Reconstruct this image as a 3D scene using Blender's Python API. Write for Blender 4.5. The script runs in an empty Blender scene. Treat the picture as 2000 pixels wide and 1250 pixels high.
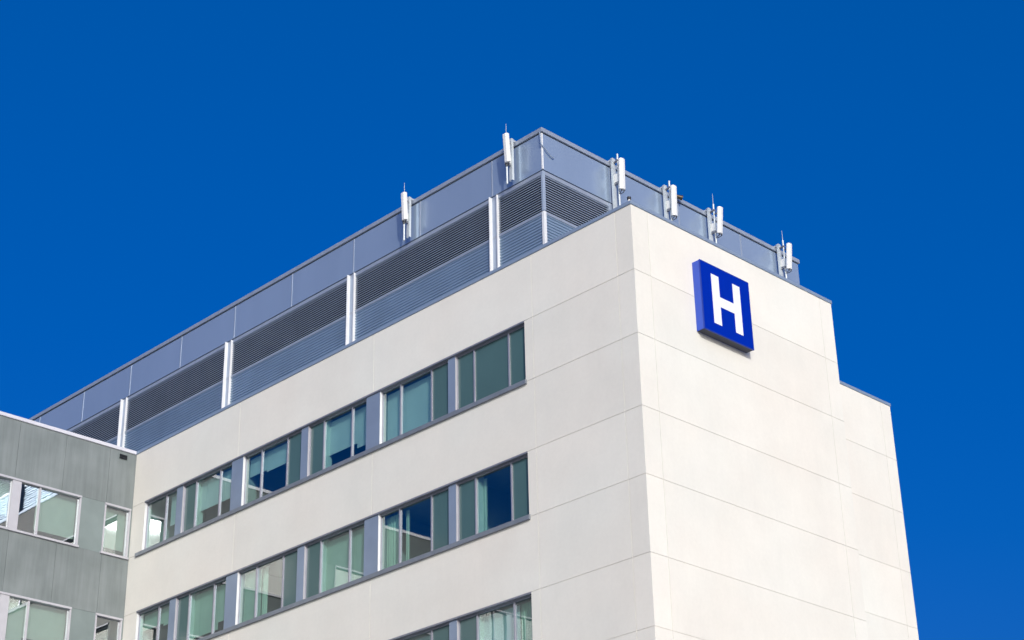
import bpy, bmesh, math, random
from mathutils import Vector, Matrix
random.seed(4)
S = bpy.context.scene
COL = S.collection

# ------------------------------------------------------------------ camera
Z0 = 27.6                      # height of the top of the pale wall above the ground
cam_d = bpy.data.cameras.new('camera'); cam = bpy.data.objects.new('camera', cam_d); COL.objects.link(cam)
rt = Vector((0.695300182783047, 0.7184360183761892, -0.02018274811886693))
up = Vector((0.3334674025391097, -0.2975982454939641, 0.8945584249911985))
fw = Vector((-0.6366766426261301, 0.6287169249977945, 0.44649510742631515))
m = Matrix.Identity(4)
for i in range(3):
    m[i][0] = rt[i]; m[i][1] = up[i]; m[i][2] = -fw[i]
m[0][3], m[1][3], m[2][3] = 29.42156, -33.95264, Z0 - 25.99554
cam.matrix_world = m
cam_d.sensor_width = 36; cam_d.lens = 3508.045 / 2000 * 36
cam_d.clip_start = .1; cam_d.clip_end = 5000
S.camera = cam
S.render.resolution_x = 1024; S.render.resolution_y = 640

# ------------------------------------------------------------------ world, sun, exposure
SUN = Vector((.798, -.498, .340)).normalized()
w = bpy.data.worlds.new('World'); S.world = w; w.use_nodes = True
nt = w.node_tree; nt.nodes.clear()
sky = nt.nodes.new('ShaderNodeTexSky'); sky.sky_type = 'NISHITA'; sky.sun_disc = False
sky.sun_elevation = math.asin(SUN.z); sky.sun_rotation = math.atan2(SUN.x, SUN.y)
sky.altitude = 0; sky.air_density = 1.0; sky.dust_density = 6.0; sky.ozone_density = 4.0
# the photograph's colour treatment of the sky: deep, saturated blue away from the sun
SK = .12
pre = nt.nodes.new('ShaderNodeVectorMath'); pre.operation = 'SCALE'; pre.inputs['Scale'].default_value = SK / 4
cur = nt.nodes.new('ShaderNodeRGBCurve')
HI = [(.75, 1.0), (1.0, 1.35), (2.0, 2.6)]         # sky round the sun, behind the camera, boosted to add ambient light
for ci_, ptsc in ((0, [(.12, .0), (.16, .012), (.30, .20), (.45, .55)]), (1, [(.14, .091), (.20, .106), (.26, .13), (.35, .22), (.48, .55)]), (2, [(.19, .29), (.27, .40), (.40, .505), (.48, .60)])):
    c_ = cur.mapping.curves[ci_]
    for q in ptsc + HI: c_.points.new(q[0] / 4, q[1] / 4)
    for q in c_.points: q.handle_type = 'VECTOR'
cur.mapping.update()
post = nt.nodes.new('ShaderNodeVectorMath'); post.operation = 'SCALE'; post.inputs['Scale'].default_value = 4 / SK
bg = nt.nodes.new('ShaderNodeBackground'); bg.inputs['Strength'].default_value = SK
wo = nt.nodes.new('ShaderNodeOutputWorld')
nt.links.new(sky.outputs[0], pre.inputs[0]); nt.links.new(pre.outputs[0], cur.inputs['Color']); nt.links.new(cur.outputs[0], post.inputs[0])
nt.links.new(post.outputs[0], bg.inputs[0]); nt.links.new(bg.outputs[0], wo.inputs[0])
sd = bpy.data.lights.new('sun', 'SUN'); sd.energy = 2.42; sd.angle = math.radians(.5); sd.color = (1, .965, .925)
so = bpy.data.objects.new('sun', sd); COL.objects.link(so); so.location = (60, -60, 80)
so.rotation_euler = SUN.to_track_quat('Z', 'Y').to_euler()
S.view_settings.view_transform = 'Standard'; S.view_settings.look = 'None'
S.view_settings.exposure = 0.0; S.view_settings.gamma = 1
S.render.engine = 'CYCLES'
S.cycles.max_bounces = 10; S.cycles.transparent_max_bounces = 16; S.cycles.glossy_bounces = 6

# ------------------------------------------------------------------ materials
def mat(name):
    k = bpy.data.materials.new(name); k.use_nodes = True; n = k.node_tree
    return k, n, n.nodes['Principled BSDF']
def N(n, t, **kw):
    o = n.nodes.new(t)
    for a, b in kw.items(): setattr(o, a, b)
    return o
def simple(name, col, rough=.5, metal=0.0, spec=.5, mott=.06, scale=3.0, stretch=(1, 1, 1), bump=0.0, bscale=40):
    k, n, p = mat(name)
    p.inputs['Roughness'].default_value = rough; p.inputs['Metallic'].default_value = metal
    p.inputs['Specular IOR Level'].default_value = spec
    tc = N(n, 'ShaderNodeTexCoord'); mp = N(n, 'ShaderNodeMapping'); mp.inputs['Scale'].default_value = stretch
    nz = N(n, 'ShaderNodeTexNoise'); nz.inputs['Scale'].default_value = scale; nz.inputs['Detail'].default_value = 5
    rp = N(n, 'ShaderNodeMapRange'); rp.inputs[1].default_value = .3; rp.inputs[2].default_value = .7
    rp.inputs[3].default_value = 1 - mott; rp.inputs[4].default_value = 1 + mott
    mx = N(n, 'ShaderNodeVectorMath', operation='SCALE'); mx.inputs[0].default_value = col
    n.links.new(tc.outputs['Object'], mp.inputs[0]); n.links.new(mp.outputs[0], nz.inputs[0])
    n.links.new(nz.outputs[0], rp.inputs[0]); n.links.new(rp.outputs[0], mx.inputs['Scale'])
    n.links.new(mx.outputs[0], p.inputs['Base Color'])
    if bump:
        b = N(n, 'ShaderNodeBump'); b.inputs['Strength'].default_value = bump; b.inputs['Distance'].default_value = .01
        nb = N(n, 'ShaderNodeTexNoise'); nb.inputs['Scale'].default_value = bscale; nb.inputs['Detail'].default_value = 6
        n.links.new(mp.outputs[0], nb.inputs[0]); n.links.new(nb.outputs[0], b.inputs['Height']); n.links.new(b.outputs[0], p.inputs['Normal'])
    return k

def precast():
    k, n, p = mat('pale precast concrete')
    p.inputs['Roughness'].default_value = .85; p.inputs['Specular IOR Level'].default_value = .25
    tc = N(n, 'ShaderNodeTexCoord')
    geo = N(n, 'ShaderNodeNewGeometry')
    big = N(n, 'ShaderNodeTexNoise'); big.inputs['Scale'].default_value = .55; big.inputs['Detail'].default_value = 6; big.inputs['Roughness'].default_value = .6
    mp = N(n, 'ShaderNodeMapping'); mp.inputs['Scale'].default_value = (2.2, 2.2, .35)
    strk = N(n, 'ShaderNodeTexNoise'); strk.inputs['Scale'].default_value = 1.6; strk.inputs['Detail'].default_value = 7
    fine = N(n, 'ShaderNodeTexNoise'); fine.inputs['Scale'].default_value = 9; fine.inputs['Detail'].default_value = 4
    n.links.new(tc.outputs['Object'], big.inputs[0]); n.links.new(tc.outputs['Object'], mp.inputs[0]); n.links.new(mp.outputs[0], strk.inputs[0]); n.links.new(tc.outputs['Object'], fine.inputs[0])
    def rng(src, a, b, lo=.3, hi=.7):
        r = N(n, 'ShaderNodeMapRange'); r.inputs[1].default_value = lo; r.inputs[2].default_value = hi
        r.inputs[3].default_value = a; r.inputs[4].default_value = b; n.links.new(src, r.inputs[0]); return r.outputs[0]
    def mul(a, b):
        x = N(n, 'ShaderNodeMath', operation='MULTIPLY'); n.links.new(a, x.inputs[0]); n.links.new(b, x.inputs[1]); return x.outputs[0]
    v = mul(mul(mul(rng(big.outputs[0], .955, 1.03), rng(strk.outputs[0], .99, 1.006)), rng(fine.outputs[0], .985, 1.012)),
            rng(geo.outputs['Random Per Island'], .965, 1.015, 0, 1))
    # warm / cool drift over the cast faces
    wn = N(n, 'ShaderNodeTexNoise'); wn.inputs['Scale'].default_value = .22; wn.inputs['Detail'].default_value = 3
    n.links.new(tc.outputs['Object'], wn.inputs[0])
    cr = N(n, 'ShaderNodeMix', data_type='RGBA')
    n.links.new(rng(wn.outputs[0], 0, 1), cr.inputs[0])
    cr.inputs[6].default_value = (.735, .735, .675, 1); cr.inputs[7].default_value = (.75, .72, .65, 1)
    mx = N(n, 'ShaderNodeVectorMath', operation='SCALE'); n.links.new(cr.outputs[2], mx.inputs[0]); n.links.new(v, mx.inputs['Scale'])
    n.links.new(mx.outputs[0], p.inputs['Base Color'])
    b = N(n, 'ShaderNodeBump'); b.inputs['Strength'].default_value = .2; b.inputs['Distance'].default_value = .01
    nb = N(n, 'ShaderNodeTexNoise'); nb.inputs['Scale'].default_value = 30; nb.inputs['Detail'].default_value = 6
    n.links.new(tc.outputs['Object'], nb.inputs[0]); n.links.new(nb.outputs[0], b.inputs['Height']); n.links.new(b.outputs[0], p.inputs['Normal'])
    return k

def zinc():
    k, n, p = mat('weathered grey green cladding')
    p.inputs['Roughness'].default_value = .55; p.inputs['Specular IOR Level'].default_value = .4
    tc = N(n, 'ShaderNodeTexCoord'); geo = N(n, 'ShaderNodeNewGeometry')
    mp = N(n, 'ShaderNodeMapping'); mp.inputs['Scale'].default_value = (1, 1, .07)
    st = N(n, 'ShaderNodeTexNoise'); st.inputs['Scale'].default_value = 5.5; st.inputs['Detail'].default_value = 8; st.inputs['Roughness'].default_value = .62
    cl = N(n, 'ShaderNodeTexNoise'); cl.inputs['Scale'].default_value = .8; cl.inputs['Detail'].default_value = 5
    n.links.new(tc.outputs['Object'], mp.inputs[0]); n.links.new(mp.outputs[0], st.inputs[0]); n.links.new(tc.outputs['Object'], cl.inputs[0])
    a = N(n, 'ShaderNodeMath', operation='ADD'); n.links.new(st.outputs[0], a.inputs[0]); n.links.new(cl.outputs[0], a.inputs[1])
    a2 = N(n, 'ShaderNodeMath', operation='MULTIPLY_ADD'); n.links.new(geo.outputs['Random Per Island'], a2.inputs[0]); a2.inputs[1].default_value = .14; n.links.new(a.outputs[0], a2.inputs[2])
    r = N(n, 'ShaderNodeValToRGB'); n.links.new(a2.outputs[0], r.inputs[0])
    r.color_ramp.elements[0].position = .0; r.color_ramp.elements[0].color = (.135, .16, .162, 1)
    e = r.color_ramp.elements[1]; e.position = 1.0; e.color = (.215, .245, .25, 1)
    mr = N(n, 'ShaderNodeMapRange'); mr.inputs[1].default_value = .72; mr.inputs[2].default_value = 1.4
    n.links.new(a2.outputs[0], mr.inputs[0]); n.links.new(mr.outputs[0], r.inputs[0])
    n.links.new(r.outputs[0], p.inputs['Base Color'])
    return k

def glass(name, tint, refl, bump=.02, bs=1.4, bdist=.05, rough=.010):
    k = bpy.data.materials.new(name); k.use_nodes = True; n = k.node_tree; n.nodes.clear()
    out = N(n, 'ShaderNodeOutputMaterial'); mix = N(n, 'ShaderNodeMixShader')
    tr = N(n, 'ShaderNodeBsdfTransparent'); tr.inputs[0].default_value = (*tint, 1)
    gl = N(n, 'ShaderNodeBsdfGlossy'); gl.inputs['Roughness'].default_value = rough; gl.inputs[0].default_value = (.92, .97, 1, 1)
    lw = N(n, 'ShaderNodeLayerWeight'); lw.inputs['Blend'].default_value = .5
    fr = N(n, 'ShaderNodeMath', operation='POWER'); fr.inputs[1].default_value = 4.0; n.links.new(lw.outputs['Facing'], fr.inputs[0])
    mr = N(n, 'ShaderNodeMapRange'); mr.inputs[1].default_value = 0; mr.inputs[2].default_value = 1
    mr.inputs[3].default_value = refl; mr.inputs[4].default_value = 1
    n.links.new(fr.outputs[0], mr.inputs[0]); n.links.new(mr.outputs[0], mix.inputs[0])
    tc = N(n, 'ShaderNodeTexCoord'); nz = N(n, 'ShaderNodeTexNoise'); nz.inputs['Scale'].default_value = bs; nz.inputs['Detail'].default_value = 1.5
    b = N(n, 'ShaderNodeBump'); b.inputs['Strength'].default_value = bump; b.inputs['Distance'].default_value = bdist
    n.links.new(tc.outputs['Object'], nz.inputs[0]); n.links.new(nz.outputs[0], b.inputs['Height']); n.links.new(b.outputs[0], gl.inputs['Normal'])
    n.links.new(tr.outputs[0], mix.inputs[1]); n.links.new(gl.outputs[0], mix.inputs[2]); n.links.new(mix.outputs[0], out.inputs[0])
    return k

M = dict(
    wall=precast(), zinc=zinc(),
    zinc_smooth=simple('smooth grey cladding panel', (.19, .235, .235), .5, mott=.10, scale=1.2),
    coping=simple('slate blue metal coping', (.28, .36, .47), .45, .3, mott=.05),
    coping_white=simple('white metal coping', (.62, .62, .68), .4, .1, mott=.04),
    fascia=simple('satin blue grey fascia metal', (.34, .435, .57), .25, .42, mott=.05, scale=.6, stretch=(1, 1, .2)),
    rail=simple('pale grey metal rail', (.35, .40, .48), .4, .3, mott=.06),
    blade=simple('grey blue louvre metal', (.35, .42, .53), .42, .2, mott=.06, scale=1.0),
    corr=simple('grey blue corrugated metal', (.285, .385, .50), .40, .4, mott=.08, scale=.8),
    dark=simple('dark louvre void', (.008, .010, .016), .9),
    post=simple('white painted steel', (.72, .74, .76), .4, mott=.04),
    galv=simple('galvanised steel', (.55, .60, .62), .4, .2, mott=.10, scale=12),
    ant=simple('off white antenna shell', (.74, .75, .74), .4, mott=.03, scale=8),
    black=simple('black rubber', (.02, .02, .025), .6),
    brown=simple('dark bronze housing', (.07, .05, .03), .4, .3),
    frame=simple('silver window frame', (.33, .34, .40), .38, .35, mott=.06),
    head=simple('grey metal flashing', (.22, .23, .27), .45, .3, mott=.08),
    sill=simple('grey metal sill', (.20, .225, .26), .45, .2, mott=.10),
    pier=simple('blue grey pier panel', (.235, .295, .395), .38, .2, mott=.07, scale=1.2),
    wframe=simple('white window frame', (.47, .47, .51), .4, .1, mott=.05),
    spand=simple('opaque dark teal glass', (.068, .130, .132), .12, 0, spec=.35, mott=.05, scale=.7),
    shade=simple('white roller shade fabric', (.72, .72, .68), .8, mott=.05, scale=1.5),
    shade_g=simple('pale green roller shade fabric', (.56, .60, .47), .8, mott=.06, scale=1.5),
    liner=simple('pale interior lining', (.62, .64, .58), .8, mott=.04),
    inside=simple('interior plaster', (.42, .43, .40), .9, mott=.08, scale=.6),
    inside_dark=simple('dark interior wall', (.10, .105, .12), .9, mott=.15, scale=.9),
    ceil=simple('interior ceiling tile', (.50, .50, .48), .9, mott=.06, scale=2),
    glass=glass('green tinted window glass', (.52, .73, .73), .17, .02, .9, .05),
    glass_flat=glass('still green tinted window glass', (.52, .73, .73), .17, 0.0, rough=.006),
    glass_g_flat=glass('still wing window glass', (.54, .69, .66), .30, 0.0, rough=.006),
    glass_g=glass('rippled green tinted window glass', (.54, .69, .66), .30, .006, 4.5, .05),
    roof=simple('grey roof membrane', (.35, .35, .35), .9, mott=.15),
    sign_face=simple('blue acrylic sign face', (.0005, .018, .34), .25, mott=.02),
    sign_side=simple('blue painted sign cabinet', (.03, .085, .50), .45, mott=.05),
    sign_trim=simple('dark blue sign trim', (.002, .03, .33), .4, mott=.03),
    sign_under=simple('grey sign cabinet bottom with shade', (.045, .05, .07), .6, mott=.08),  # grey darkened to carry the shade under the sign
    letter=simple('white acrylic letter', (.80, .81, .84), .3, mott=.01),
    ground=simple('pale concrete paving', (.48, .47, .44), .9, mott=.18, scale=.15, bump=.2),
)

# ------------------------------------------------------------------ helpers
class MB:
    def __init__(s): s.v = []; s.f = []
    def box(s, x0, x1, y0, y1, z0, z1):
        if x0 > x1: x0, x1 = x1, x0
        if y0 > y1: y0, y1 = y1, y0
        if z0 > z1: z0, z1 = z1, z0
        b = len(s.v)
        s.v += [(x, y, z) for z in (z0, z1) for (x, y) in ((x0, y0), (x1, y0), (x1, y1), (x0, y1))]
        s.f += [tuple(b + i for i in q) for q in ((0, 3, 2, 1), (4, 5, 6, 7), (0, 1, 5, 4), (1, 2, 6, 5), (2, 3, 7, 6), (3, 0, 4, 7))]
        return s
    def prism(s, pts, d0, d1, axis):
        """closed outline in the two other axes, extruded along axis"""
        b = len(s.v); n = len(pts)
        for d in (d0, d1):
            for (p, q) in pts:
                s.v.append({'x': (d, p, q), 'y': (p, d, q), 'z': (p, q, d)}[axis])
        s.f.append(tuple(b + i for i in range(n))[::-1]); s.f.append(tuple(b + n + i for i in range(n)))
        for i in range(n): j = (i + 1) % n; s.f.append((b + i, b + j, b + n + j, b + n + i))
        return s
    def tube(s, a, c, r0, r1=None, seg=12):
        r1 = r0 if r1 is None else r1
        a = Vector(a); c = Vector(c); d = (c - a).normalized()
        u = d.orthogonal().normalized(); v = d.cross(u); b = len(s.v)
        for p, r in ((a, r0), (c, r1)):
            for i in range(seg):
                t = 2 * math.pi * i / seg; s.v.append(tuple(p + u * (r * math.cos(t)) + v * (r * math.sin(t))))
        s.f.append(tuple(b + i for i in range(seg))[::-1]); s.f.append(tuple(b + seg + i for i in range(seg)))
        for i in range(seg): j = (i + 1) % seg; s.f.append((b + i, b + j, b + seg + j, b + seg + i))
        return s
    def build(s, name, material, parent=None, bevel=0, smooth=False):
        me = bpy.data.meshes.new(name); me.from_pydata(s.v, [], s.f)
        bm = bmesh.new(); bm.from_mesh(me)
        if bevel: bmesh.ops.bevel(bm, geom=bm.edges[:], offset=bevel, segments=2, affect='EDGES')
        if len(s.f) > 1: bmesh.ops.recalc_face_normals(bm, faces=bm.faces[:])
        bm.to_mesh(me); bm.free()
        if smooth:
            for p in me.polygons: p.use_smooth = True
            try: me.set_sharp_from_angle(angle=math.radians(40))
            except Exception: pass
        me.materials.append(M[material])
        o = bpy.data.objects.new(name, me); COL.objects.link(o)
        if parent: o.parent = parent
        return o
def thing(name, label, cat, loc=(0, 0, 0), rz=0, group=None):
    o = bpy.data.objects.new(name, None); COL.objects.link(o); o.location = loc; o.rotation_euler = (0, 0, rz)
    o.empty_display_size = .3; o['label'] = label; o['category'] = cat
    if group: o['group'] = group
    return o

# ------------------------------------------------------------------ levels and lines (relative to the wall top, then lifted by Z0)
L = 25.266; R = 9.5; RB = 3.563; R2 = 17.77; CJ = 4.093; DJ = .631
H1 = 2.107; WH = 1.996; FL = 4.2
lev = [0]
for k in range(7): lev.append(lev[-1] - (H1 if k == 0 else (WH if k % 2 else FL - WH)))
lev = [Z0 + v for v in lev]                       # lev[1]=head row 1, lev[2]=sill row 1 ...
NROW = 3
G = .019                                           # joint width

# ------------------------------------------------------------------ ground
g = MB(); g.v = [(-900, -900, 0), (900, -900, 0), (900, 900, 0), (-900, 900, 0)]; g.f = [(0, 1, 2, 3)]
go = g.build('ground', 'ground'); go['kind'] = 'structure'

# ------------------------------------------------------------------ pale hospital block
HB = thing('hospital_building', 'tall pale concrete hospital block with ribbon windows and a louvred metal rooftop storey', 'building', (0, 0, 0))
XJL = -24.43; XJR = -4.44                          # jambs of the ribbon windows
wl = MB()                                          # street wall with the windows (faces -Y)
T = .0115
def slab_y(x0, x1, z0, z1): wl.box(x0 + G/2, x1 - G/2, 0, T, z0 + G/2, z1 - G/2)
def back_y(x0, x1, z0, z1): wl.box(x0, x1, T + .0006, .30, z0, z1)
cuts = [-L, -18.72, -11.41, -CJ, -DJ]
bands = [(lev[1], lev[0])]
for r in range(NROW): bands.append((lev[2*r+3] if r < NROW - 1 else 0, lev[2*r+2]))
for (a, b) in bands:
    for i in range(3): slab_y(cuts[i] + (0 if i else -G/2), cuts[i+1], a + (G/2 if a == lev[1] and False else 0), b + (G/2 if b == lev[0] else 0))
    slab_y(cuts[3], cuts[4], a, b + (G/2 if b == lev[0] else 0)); wl.box(-DJ + G/2, -.0005, 0, T, a + G/2, b - (0 if b == lev[0] else G/2))
    back_y(-L, -T - .001, a, b)
for r in range(NROW):
    a, b = lev[2*r+2], lev[2*r+1]
    slab_y(-L - G/2, XJL + G/2, a, b); back_y(-L, XJL, a, b)
    slab_y(XJR - G/2, -CJ, a, b); slab_y(-CJ, -DJ, a, b); wl.box(-DJ + G/2, -.0005, 0, T, a + G/2, b - G/2); back_y(XJR, -T - .001, a, b)
wl.build('window_wall', 'wall', HB)

G = .013
we = MB()                                          # windowless end wall (faces +X)
zb = [0] + sorted(lev[1:7]) + [lev[0]]
yc = [0, .70, 8.87, R]
for i in range(len(zb) - 1):
    for j in range(3):
        y0 = yc[j] + (G/2 if j else 0); y1 = yc[j+1] - (G/2 if j < 2 else 0)
        we.box(-T, 0, y0 + (.0005 if j == 0 else 0), y1, zb[i] + (G/2 if i else 0), zb[i+1] - (G/2 if i < len(zb) - 2 else 0))
we.box(-.30, -T - .0006, .3006, R, 0, lev[0])
we.build('end_wall', 'wall', HB)
wr = MB()                                          # set-back part of the end wall
yr = [R + .001, 17.16, R2]
for i in range(len(zb) - 1):
    for j in range(2):
        wr.box(-RB - T, -RB, yr[j] + (G/2 if j else 0), yr[j+1] - (G/2 if j < 1 else 0), zb[i] + (G/2 if i else 0), zb[i+1] - (G/2 if i < len(zb) - 2 else 0))
wr.box(-RB - .3, -RB - T - .0006, R + .001, R2, 0, lev[0])
wr.box(-L, -RB - .3006, R2 - .3, R2, 0, lev[0])      # far side
wr.box(-RB - .0005, -.3006, R - .3, R, 0, lev[0])     # return wall of the step
wr.build('set_back_wall', 'wall', HB)
rf = MB().box(-L + .01, -.32, .32, R - .31, Z0 - .75, Z0 - .55).box(-L + .01, -RB - .32, R - .31, R2 - .31, Z0 - .75, Z0 - .55)
rf.build('roof', 'roof', HB)
cp = MB(); ch = .115; o_ = .03
cp.box(-L + .02, o_, -o_, .36, Z0 + .001, Z0 + ch).box(-.36, o_, .3605, R + o_, Z0 + .001, Z0 + ch)
cp.build('coping', 'coping', HB, bevel=.008)
cp = MB().box(-RB - .36, -RB + o_, R + o_ + .002, R2 + o_, Z0 + .001, Z0 + ch); cp.build('coping', 'coping', HB, bevel=.008)

# --- ribbon windows of the street wall
MX = {'m1': -23.18, 'm2': -21.31, 'm3': -19.85, 'm4': -17.45, 'm5': -16.00, 'm6': -14.04, 'm7': -12.58, 'm8': -10.17, 'm9': -8.70, 'm10': -6.75, 'm11': -5.23}
PIER = [(-22.42, -22.04), (-19.06, -18.40), (-15.17, -14.80), (-11.76, -11.08), (-7.86, -7.53)]
GROUPS = [(XJL, -22.42, ['m1']), (-22.04, -19.06, ['m2', 'm3']), (-18.40, -15.17, ['m4', 'm5']), (-14.80, -11.76, ['m6', 'm7']),
          (-11.08, -7.86, ['m8', 'm9']), (-7.53, XJR, ['m10', 'm11'])]
# contents per row and window: O opaque panel, number = share of the pane covered by a shade from above (0 none), g = green shade
CONT = [
    [[0.0, .62], ['O', .60, .60], [.36, .40, 'O'], ['O', .66, .76], [1, 1, 'O'], ['O', 'O', 'O']],
    [['g.3', 'g.35'], ['O', 'g.86', 'g.72'], ['g.97', 'c.18', 'O'], ['O', 'g1', 'g.98'], ['c.6', 'c.12', 'O'], ['O', 'c.15', 'O']],
    [['g.6', 'g.4'], ['O', 'g.8', 'g.7'], [.9, .8, 'O'], ['O', .9, .5], ['c.5', .15, 'O'], ['O', .98, 'c.6']],
]
YF = .085; YG = .135
for r in range(NROW):
    hd, sl = lev[2*r+1], lev[2*r+2]
    # head flashing and sill run the whole ribbon
    MB().box(XJL + .0, XJR, -.03, .09, hd - .055, hd - .001).build('head_flashing', 'head', HB)
    MB().prism([(-.075, sl - .085), (-.075, sl + .045), (.10, sl + .085), (.10, sl + .001), (-.0006, sl + .001), (-.0006, sl - .085)], XJL - .33, XJR + .05, 'x').build('sill', 'sill', HB)
    for (a, b) in PIER:
        wide = b - a > .5
        MB().box(a, b, .012 if wide else .03, .16, sl + .086, hd - .056).build('pier_panel', 'pier', HB)
        MB().box(b + .0005, b + (.010 if wide else .005), .006 if wide else .03, .0945, sl + .086, hd - .056).build('jamb_shading_trim', 'post' if wide else 'wframe', HB)  # pale strip paints the sunlit side of each pier
    MB().box(XJL + .0005, XJL + .012, .004, .0945, sl + .086, hd - .056).build('jamb_shading_trim', 'post', HB)  # white strip paints the sunlit left jamb
    MB().box(XJR - .012, XJR - .0005, .004, .0945, sl + .086, hd - .056).build('jamb_shading_trim', 'sill', HB)  # darker strip paints the jamb side turned from the sun
    for gi, (a, b, ms) in enumerate(GROUPS):
        fr = MB(); z0, z1 = sl + .086, hd - .056; fw_ = .028
        fr.box(a, b, .095, .16, z1 - .04, z1); fr.box(a, b, .095, .16, z0, z0 + .03)
        fr.box(a, a + fw_, .095, .16, z0 + .0305, z1 - .0405); fr.box(b - fw_, b, .095, .16, z0 + .0305, z1 - .0405)
        fo = fr.build('window', 'frame', HB)
        xs = [a] + [MX[k] for k in ms] + [b]
        for k in ms: MB().box(MX[k] - .024, MX[k] + .024, .088, .17, z0 + .0005, z1 - .0005).build('mullion', 'frame', fo)
        for ci in range(len(xs) - 1):
            xa = xs[ci] + (.0245 if ci else fw_ + .0005); xb = xs[ci+1] - (.0245 if ci < len(xs) - 2 else fw_ + .0005)
            c = CONT[r][gi][ci]; za, zc = z0 + .0305, z1 - .0405
            if c == 'O':
                MB().box(xa, xb, YG, YG + .02, za, zc).build('opaque_pane', 'spand', fo)
                MB().box(xs[ci] - .01, xs[ci+1] + .02, .175, .44, sl - .1, hd + .02).build('panel_box', 'liner', fo)
                continue
            tilt = 0 if gi == 0 else random.uniform(-.0012, .0012)
            q = MB(); q.v = [(xa, YG + tilt, za), (xb, YG - tilt, za), (xb, YG - tilt, zc), (xa, YG + tilt, zc)]; q.f = [(0, 1, 2, 3)]
            q.build('pane', 'glass_flat' if gi == 0 else 'glass', fo)
            if isinstance(c, str) and c[0] == 'c':            # a curtain drawn part of the way, hanging in folds
                xe = xa + (xb - xa) * float(c[1:]); n_ = max(6, int((xe - xa) / .035)); cu = []
                for i_ in range(n_ + 1): cu.append((xa - .02 + (xe - xa + .02) * i_ / n_, .37 + .03 * math.sin(i_ * 1.9) + .008 * math.sin(i_ * .7)))
                MB().prism(cu + [(x_, y_ + .006) for x_, y_ in cu[::-1]], za - .4, zc, 'z').build('curtain', 'shade_g', fo)
                continue
            green = isinstance(c, str); cov = float(c[1:]) if green else c
            if cov > .02:
                zt = zc - .02; zbm = zt - (zt - za) * cov
                sh = MB().box(xa - .02, xb + .02, .33, .336, zbm, zt)
                if cov < .99: sh.box(xa - .02, xb + .02, .322, .344, zbm - .03, zbm)
                sh.build('roller_shade', 'shade_g' if green else 'shade', fo)
    # room behind the ribbon
    rm = MB(); zf, zc = sl - .80, hd + .22
    rm.box(-L + .05, -.5, .31, 6.0, zc, zc + .1); rm.build('room_ceiling', 'ceil', HB)
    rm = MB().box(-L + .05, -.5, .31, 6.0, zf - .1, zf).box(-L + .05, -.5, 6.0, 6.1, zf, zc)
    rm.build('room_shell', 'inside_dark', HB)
    for (a, b) in PIER:
        pt = MB()
        if b - a > .5: pt.box((a + b)/2 - .30, (a + b)/2 + .30, .162, .62, zf, zc).box((a + b)/2 - .06, (a + b)/2 + .06, .62, 5.99, zf, zc)
        else: pt.box((a + b)/2 - .06, (a + b)/2 + .06, .445, 5.99, zf, zc)
        pt.build('partition', 'inside', HB)
    MB().box(-L + .06, XJL - .05, .305, 5.99, zf, zc).build('partition', 'inside', HB)
    MB().box(-4.4, -4.3, .305, 5.99, zf, zc).build('partition', 'inside', HB)
    for (a, b, ms) in GROUPS:
        for yy in (1.4, 3.6): MB().box((a+b)/2 - .6, (a+b)/2 + .6, yy, yy + .3, zc - .03, zc - .001).build('ceiling_fitting', 'wframe', HB)

# ------------------------------------------------------------------ louvred rooftop storey (part of the same building)
PX = -4.73; PY = 1.30; PXW = -42.0; PYE = 14.66
zt, zfz, zl, zbt = Z0 + 5.36, Z0 + 3.84, Z0 + 2.33, Z0 - .55
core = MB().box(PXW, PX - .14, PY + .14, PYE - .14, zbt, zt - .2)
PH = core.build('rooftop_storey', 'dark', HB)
posts = [-6.96, -14.22, -21.46, -28.55, -35.6]
# coping with a small drip lip
MB().box(PXW, PX + .05, PY - .05, PY + .30, zt - .13, zt + .03).box(PX - .30, PX + .05, PY + .3005, PYE + .05, zt - .13, zt + .03).build('parapet_coping', 'rail', PH, bevel=.01)
# fascia panels, each its own sheet
sx = [PX, -7.06, -10.62, -14.17, -17.71, -21.22, -24.75, -28.28, -31.80, -35.3, -38.8, -42]
for i in range(len(sx) - 1):
    a, b = sx[i+1], sx[i]
    MB().box(a + .02, b - (.02 if i else 0.035), PY, PY + .1, zfz, zt - .165).build('fascia_panel', 'fascia', PH, bevel=.004)
    if i: MB().box(b - .0195, b + .0195, PY - .012, PY + .08, zfz, zt - .165).build('fascia_joint', 'rail', PH)
sy = [PY, 4.50, 7.95, 11.30, PYE]
for i in range(len(sy) - 1):
    a, b = sy[i], sy[i+1]
    MB().box(PX - .1, PX, a + (.02 if i else .035), b - .02, zfz, zt - .165).build('fascia_panel', 'fascia', PH, bevel=.004)
    if i: MB().box(PX - .08, PX + .012, a - .0195, a + .0195, zfz, zt - .165).build('fascia_joint', 'rail', PH)
MB().box(PXW, PX - .02, PY + .02, PY + .13, zt - .166, zt - .1305).box(PX - .13, PX - .02, PY + .131, PYE, zt - .166, zt - .1305).build('shadow_gap', 'dark', PH)
# corner trim
MB().box(PX - .035, PX + .02, PY - .02, PY + .035, zfz + .005, zt - .17).build('corner_trim', 'post', PH, bevel=.006)
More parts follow.
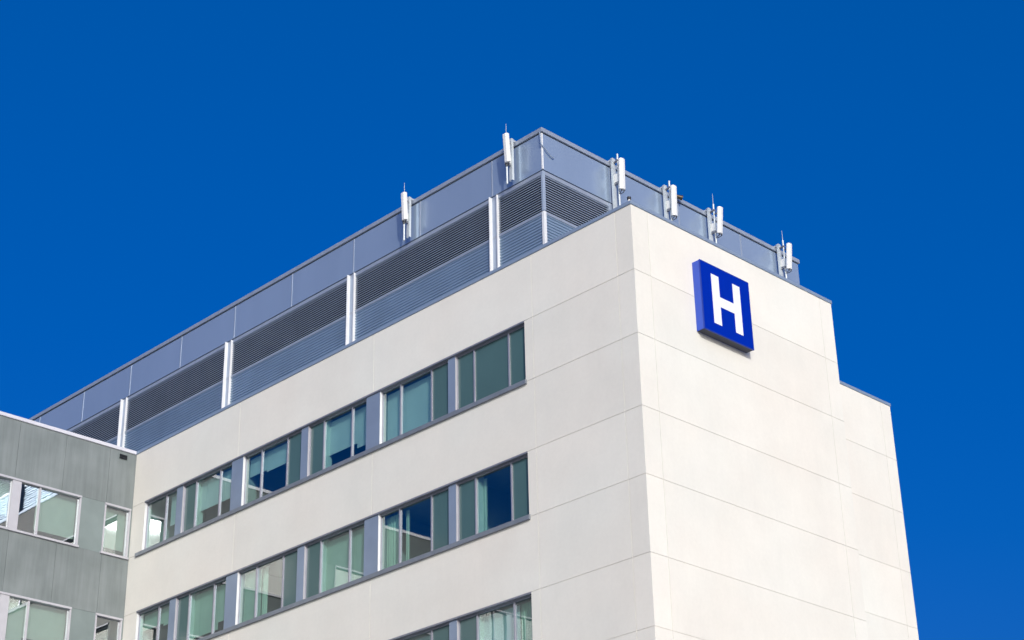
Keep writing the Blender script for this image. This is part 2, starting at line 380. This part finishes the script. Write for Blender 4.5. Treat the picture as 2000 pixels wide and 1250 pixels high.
# near-black strip coloured as the shade below the fascia, top rail, mid rail
def rails(z0, z1, d, m_, name):
    MB().box(PXW, PX + d - .0, PY - d, PY + .14, z0, z1).box(PX - .14, PX + d, PY + .1405, PYE, z0, z1).build(name, m_, PH)
rails(zfz - .035, zfz - .001, -.05, 'dark', 'shadow_gap')
rails(zfz - .17, zfz - .036, -.01, 'rail', 'louvre_rail')
rails(zl - .10, zl, -.01, 'rail', 'louvre_rail')
def louvre(p0, p1, side):
    lv = MB(); z = zfz - .17; pitch = .0875
    while z - pitch > zl + .01:
        if side == 'y': lv.prism([(PY + .110, z), (PY + .098, z), (PY + .024, z - .030), (PY + .018, z - .034), (PY + .018, z - .055), (PY + .024, z - .055), (PY + .030, z - .040)], p0, p1, 'x')
        else: lv.prism([(PX - .110, z), (PX - .098, z), (PX - .024, z - .030), (PX - .018, z - .034), (PX - .018, z - .055), (PX - .024, z - .055), (PX - .030, z - .040)], p0, p1, 'y')
        z -= pitch
    lv.build('louvre', 'blade', PH)
def corrugated(p0, p1, side):
    z = zl - .10; pts = []; pitch = .105
    while z > Z0 + .3:
        pts += [(.030, z), (.030, z - .045), (.062, z - .062), (.062, z - .090)]; z -= pitch
    c = MB(); c_ = []
    for (d, z) in pts: c_.append((d, z))
    zb_ = pts[-1][1]
    outline = [((PY + d) if side == 'y' else (PX - d), z) for d, z in c_] + [((PY + .13) if side == 'y' else (PX - .13), zb_), ((PY + .13) if side == 'y' else (PX - .13), zl - .10)]
    c.prism(outline, p0, p1, 'x' if side == 'y' else 'y'); c.build('corrugated_wall', 'corr', PH)
px_ = [PXW] + posts[::-1] + [PX]
for i in range(len(px_) - 1):
    a = px_[i] + (.17 if i else 0); b = px_[i+1] - (.17 if i < len(px_) - 2 else .10)
    louvre(a, b, 'y'); corrugated(a, b, 'y')
for i, (a, b) in enumerate(((PY + .10, 4.35), (4.65, 7.8), (8.1, 11.15), (11.45, PYE - .02))):
    louvre(a, b, 'x'); corrugated(a, b, 'x')
for x in posts:
    MB().box(x - .165, x - .13, PY - .115, PY + .12, Z0 + .16, zfz - .05).build('post', 'post', PH)
    MB().box(x - .1295, x + .1195, PY + .015, PY + .12, Z0 + .16, zfz - .05).build('post_web', 'blade', PH)
    MB().box(x + .12, x + .155, PY - .05, PY + .12, Z0 + .16, zfz - .05).build('post', 'post', PH)
for y in (4.5, 7.95, 11.3):
    MB().box(PX - .12, PX + .02, y - .14, y + .14, Z0 + .16, zfz - .05).build('post', 'blade', PH)
MB().box(PX - .10, PX + .015, PY - .015, PY + .10, Z0 + .16, zl - .02).build('corner_post', 'post', PH, bevel=.01)
MB().box(PX - .10, PX + .015, PY - .015, PY + .10, zl + .0, zfz - .04).build('corner_post', 'blade', PH, bevel=.02)
MB().box(PXW, PX + .06, PY - .06, PY + .13, Z0 - .55, Z0 + .30).box(PX - .13, PX + .06, PY + .1305, PYE, Z0 - .55, Z0 + .30).build('base_flashing', 'coping', PH)
MB().box(PXW, PX - .3005, PY + .3005, PYE, zt - .21, zt - .15).build('storey_roof', 'roof', PH)

# ------------------------------------------------------------------ grey-green wing
WG = thing('wing_building', 'grey green clad hospital wing with white framed windows meeting the pale block at left', 'building', (0, 0, 0))
XW = -L; YE = -34.0
wz = Z0 - .02
wins = []           # (y0, y1, mullions, piers)
wins.append((-1.18, -.07, [], []))
wins.append((-7.35, -2.17, [-3.83, -5.70], [(-4.96, -4.61)]))
y = -9.4
while y > -30:
    wins.append((y - 5.2, y, [y - 1.7, y - 3.5], [(y - 2.8, y - 2.45)])); y -= 7.27
cl = MB(); CT = .02
def gx(y0, y1, z0, z1, mb=None): (mb or cl).box(XW - CT, XW, y0, y1, z0, z1)
ycuts = [-.001, -1.14, -3.0, -4.9, -6.8, -8.7, -10.6, -12.5, -14.4, -16.3, -18.2, -20.1, -22, -24, -26, -28, -30, -32, YE]
gb = [(lev[1] - .10, wz)] + [((lev[2*r+3] - .10) if r < NROW - 1 else 0, lev[2*r+2] - .05) for r in range(NROW)]
for (a, b) in gb:
    for i in range(len(ycuts) - 1): gx(ycuts[i+1] + .005, ycuts[i] - .005, a, b)
    cl.box(XW - .30, XW - CT - .0006, YE, -.001, a, b)
cl.build('cladding', 'zinc', WG)
sp = MB(); bk = MB()
for r in range(NROW):
    hd, sl = lev[2*r+1] - .10, lev[2*r+2] - .05
    prev = -.001
    for (y0, y1, mu, pi) in wins:
        if prev - y1 > .02: MB().box(XW - CT - .004, XW - .006, y1, prev, sl + .004, hd - .004).build('infill_panel', 'zinc_smooth', WG); bk.box(XW - .30, XW - CT - .0056, y1, prev, sl, hd)
        prev = y0
    MB().box(XW - CT - .004, XW - .006, YE, prev, sl + .004, hd - .004).build('infill_panel', 'zinc_smooth', WG); bk.box(XW - .30, XW - CT - .0056, YE, prev, sl, hd)
bk.build('backing_wall', 'zinc_smooth', WG)
for r in range(NROW):
    hd, sl = lev[2*r+1] - .10, lev[2*r+2] - .05
    for wi, (y0, y1, mu, pi) in enumerate(wins):
        fr = MB(); d0, d1 = XW - .13, XW + .022; s_ = .06
        fr.box(d0, d1 + .02, y0, y1, hd - .075, hd - .001); fr.box(d0, d1 + .045, y0 - .05, y1 + .03, sl - .02, sl + .055)
        fr.box(d0, d1, y0, y0 + s_, sl + .0555, hd - .0755); fr.box(d0, d1, y1 - s_, y1, sl + .0555, hd - .0755)
        fo = fr.build('window', 'wframe', WG)
        xs = sorted([y0 + s_] + mu + [y1 - s_] + [v for p_ in pi for v in p_])
        for k in mu: MB().box(d0 + .01, XW - .02, k - .035, k + .035, sl + .056, hd - .076).build('mullion', 'wframe', fo)
        for (a, b) in pi: MB().box(d0 + .01, XW + .012, a, b, sl + .056, hd - .076).build('pier_panel', 'wframe', fo)
        for i in range(len(xs) - 1):
            a, b = xs[i], xs[i+1]
            if any(abs(a - p_[0]) < .01 for p_ in pi): continue
            ya = a + (.0355 if a in mu else .0005); yb = b - (.0355 if b in mu else .0005)
            q = MB(); gxp = XW - .075
            tl = .0058 if wi == 0 else random.uniform(-.003, .003); ym = (ya + yb)/2
            q.v = [(gxp - tl*(yy_ - ym), yy_, zz_) for yy_, zz_ in ((ya, sl + .056), (yb, sl + .056), (yb, hd - .076), (ya, hd - .076))]; q.f = [(0, 1, 2, 3)]
            q.build('pane', 'glass_g_flat' if wi == 0 else 'glass_g', fo)
            if (i + r + wi) % 3 != 1: MB().box(gxp - .215, gxp - .21, ya - .03, yb + .03, sl + .35 + .25 * ((i + r) % 2), hd - .08).build('roller_shade', 'liner', fo)
    zf, zc = sl - .8, hd + .2
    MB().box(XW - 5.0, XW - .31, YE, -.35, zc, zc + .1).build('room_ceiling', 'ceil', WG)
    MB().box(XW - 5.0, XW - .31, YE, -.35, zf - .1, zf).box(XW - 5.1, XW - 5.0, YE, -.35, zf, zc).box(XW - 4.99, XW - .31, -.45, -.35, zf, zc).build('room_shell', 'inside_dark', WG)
hull = MB().box(-44, XW - 5.2, YE + .01, -.01, 0, wz - .3).box(-44, XW - .31, YE + .011, -.011, wz - .5, wz - .35).box(-44, XW - .005, .002, R2, 0, wz - .3).box(-44, XW - .31, YE - .01, YE + .29, 0, wz)
hull.build('rear_volume', 'zinc_smooth', WG)
MB().box(XW - .40, XW + .05, YE, -.0405, wz + .001, wz + .135).build('coping', 'coping_white', WG, bevel=.008)
# small wall vent: hooded frame with two dark slots
vf = MB().box(XW + .0005, XW + .012, -.765, -.41, Z0 - .355, Z0 - .155).build('wall_vent', 'zinc_smooth', WG)
for z_ in (-.335, -.240): MB().box(XW + .0125, XW + .05, -.745, -.43, Z0 + z_, Z0 + z_ + .07).build('vent_slot', 'dark', vf)

# ------------------------------------------------------------------ the H sign
ys0, ys1, zs0, zs1, td = 2.58, 4.83, Z0 - 3.245, Z0 - .985, .31
SG = thing('hospital_sign', 'square blue sign with a white letter H on the blank pale end wall', 'sign', (0, (ys0 + ys1)/2, zs0))
oy, oz = (ys0 + ys1)/2, zs0
hw = (ys1 - ys0)/2; hh = zs1 - zs0
MB().box(.002, td - .03, -hw + .006, hw - .006, .006, hh - .006).build('cabinet', 'sign_side', SG, bevel=.006)
MB().box(.02, td - .045, -hw + .02, hw - .02, .001, .0055).build('bottom_plate', 'sign_under', SG)
tr_ = MB().box(td - .045, td, -hw, -hw + .03, 0, hh).box(td - .045, td, hw - .03, hw, 0, hh).box(td - .045, td, -hw + .0305, hw - .0305, 0, .03).box(td - .045, td, -hw + .0305, hw - .0305, hh - .03, hh)
tr_.build('face_trim', 'sign_trim', SG, bevel=.003)
MB().box(td - .03, td - .004, -hw + .031, hw - .031, .031, hh - .031).build('face', 'sign_face', SG)
Hm = MB(); Y = lambda v: v - oy; Zz = lambda v: Z0 + v - oz
pts = [(3.05, -2.92), (3.393, -2.92), (3.393, -2.30), (4.03, -2.30), (4.03, -2.92), (4.365, -2.92), (4.365, -1.30), (4.03, -1.30), (4.03, -1.97), (3.393, -1.97), (3.393, -1.30), (3.05, -1.30)]
Hm.prism([(Y(a), Zz(b)) for a, b in pts], td - .0035, td + .003, 'x'); Hm.build('letter', 'letter', SG)

# ------------------------------------------------------------------ antennas on the rooftop parapet (local +x = outwards, +y = along the parapet, z from the rooftop-wall level)
def antenna(loc, rz, label, pz0, pz1, pout, whip, bz0=3.9, plat=0.0, plate=True, tilt=2.0):
    t = thing('cell_antenna', label, 'antenna', loc, rz, 'mobile phone antennas along the rooftop parapet')
    b = MB().box(.12, .20, -.075, -.065, bz0, 5.47).box(.12, .20, .065, .075, bz0, 5.47).box(.195, .205, -.0645, .0645, bz0, 5.47)
    b.build('mounting_channel', 'galv', t)
    MB().box(-.25, .119, -.05, .05, 5.395, 5.46).build('parapet_arm', 'galv', t)
    MB().tube((.37, 0, bz0 - .2 if bz0 > 3.8 else bz0), (.37, 0, 5.56), .032).build('pole', 'galv', t, smooth=True)
    cl_ = MB()
    for z in (5.30, 4.45): MB().box(.206, .33, -.03, .03, z - .025, z + .025).box(.325, .415, -.055, .055, z - .03, z + .03).build('clamp', 'head', t)
    if plate: MB().box(.21, .36, -.02, .02, 4.52, 4.82).build('junction_plate', 'ant', t)
    pn = MB(); hw_, dp = .12, .10
    pn.prism([(pout - .02, plat - hw_), (pout + dp - .05, plat - hw_), (pout + dp, plat - hw_ + .06), (pout + dp, plat + hw_ - .06), (pout + dp - .05, plat + hw_), (pout - .02, plat + hw_)], pz0, pz1, 'z')
    ta = math.tan(math.radians(tilt)); pn.v = [(x_ + (z_ - pz0 - .3) * ta, y_, z_) for x_, y_, z_ in pn.v]
    pn.build('antenna_panel', 'ant', t, bevel=.008)
    br = MB()
    for z in (pz0 + .12, pz1 - .15): br.box(.40, pout + .04, -.025 + plat/2, .025 + plat/2, z - .02, z + .02)
    br.build('bracket', 'head', t)
    cb = MB()
    for dy in (-.06, .06): cb.tube((pout + .04, plat + dy, pz0), (pout + .02, plat + dy, pz0 - .07), .016).tube((pout + .02, plat + dy, pz0 - .07), (.40, dy * .4, pz0 - .10), .012)
    cb.build('cable', 'black', t)
    if whip: MB().tube((.37, 0, 5.5605), (.37, 0, 5.98), .012, .006, 8).build('lightning_rod', 'galv', t, smooth=True)
    return t
antenna((-5.98, PY, Z0), -math.pi/2, 'white panel antenna on the left side parapet nearest the rooftop corner', 4.44, 5.49, .40, True, plat=.08, tilt=4)
antenna((-11.03, PY, Z0), -math.pi/2, 'white panel antenna farthest left, rising alone from the long louvred side', 4.44, 5.49, .40, True, plat=.08, tilt=3)
antenna((PX, 4.50, Z0), 0, 'white panel antenna directly above the corner of the pale wall', 4.12, 5.28, .50, False, 3.5)
antenna((PX, 7.10, Z0), 0, 'white panel antenna beside the small dark floodlight', 4.12, 5.28, .50, False, 3.6)
antenna((PX, 9.43, Z0), 0, 'white panel antenna with thin rod above the left edge of the blue sign', 4.30, 5.30, .56, True, 3.6, tilt=6)
antenna((PX, 13.33, Z0), 0, 'white panel antenna farthest right, at the end of the rooftop parapet', 4.30, 5.30, .54, True, 3.6, tilt=6)

# small floodlight on the parapet
fl = thing('floodlight', 'small dark floodlight with white bracket on the parapet right of an antenna', 'floodlight', (PX, 7.75, Z0 + 5.40))
MB().tube((-.1, -.14, -.05), (.16, -.10, -.08), .045).build('bracket', 'ant', fl, smooth=True)
MB().tube((.10, -.07, -.06), (.22, .14, -.12), .05, .085).tube((.22, .14, -.12), (.235, .165, -.127), .092, .092).build('lamp_housing', 'brown', fl, smooth=True)

# short capped pipe on the corner
vp = thing('vent_pipe', 'short white pipe with dark cap on the front roof corner', 'vent pipe', (-.22, .20, Z0 + .115))
MB().tube((0, 0, 0), (0, 0, .20), .038).build('pipe', 'ant', vp, smooth=True)
MB().tube((0, 0, .20), (0, 0, .28), .058, .062).tube((0, 0, .28), (0, 0, .30), .062, .03).build('cap', 'black', vp, smooth=True)

# thin curved tube drooping from the rooftop corner
cv = bpy.data.curves.new('drooping_tube', 'CURVE'); cv.dimensions = '3D'; cv.bevel_depth = .018; cv.bevel_resolution = 2
pts = [(-.02, -.06, 0), (.01, -.075, -.28), (.05, -.07, -.50), (.06, .08, -.62), (.055, .26, -.74), (.05, .40, -.80), (.05, .48, -.79)]
spn = cv.splines.new('BEZIER'); spn.bezier_points.add(len(pts) - 1)
for bp_, q in zip(spn.bezier_points, pts): bp_.co = q; bp_.handle_left_type = bp_.handle_right_type = 'AUTO'
tmp = bpy.data.objects.new('tmp', cv); COL.objects.link(tmp)
dg = bpy.context.evaluated_depsgraph_get(); me = bpy.data.meshes.new_from_object(tmp.evaluated_get(dg)); me.materials.clear(); me.materials.append(M['coping'])
bpy.data.objects.remove(tmp)
hc = bpy.data.objects.new('drooping_tube', me); COL.objects.link(hc); hc.location = (PX, PY, zt - .14)
hc['label'] = 'dark thin tube drooping from the top corner of the metal rooftop storey'; hc['category'] = 'cable'
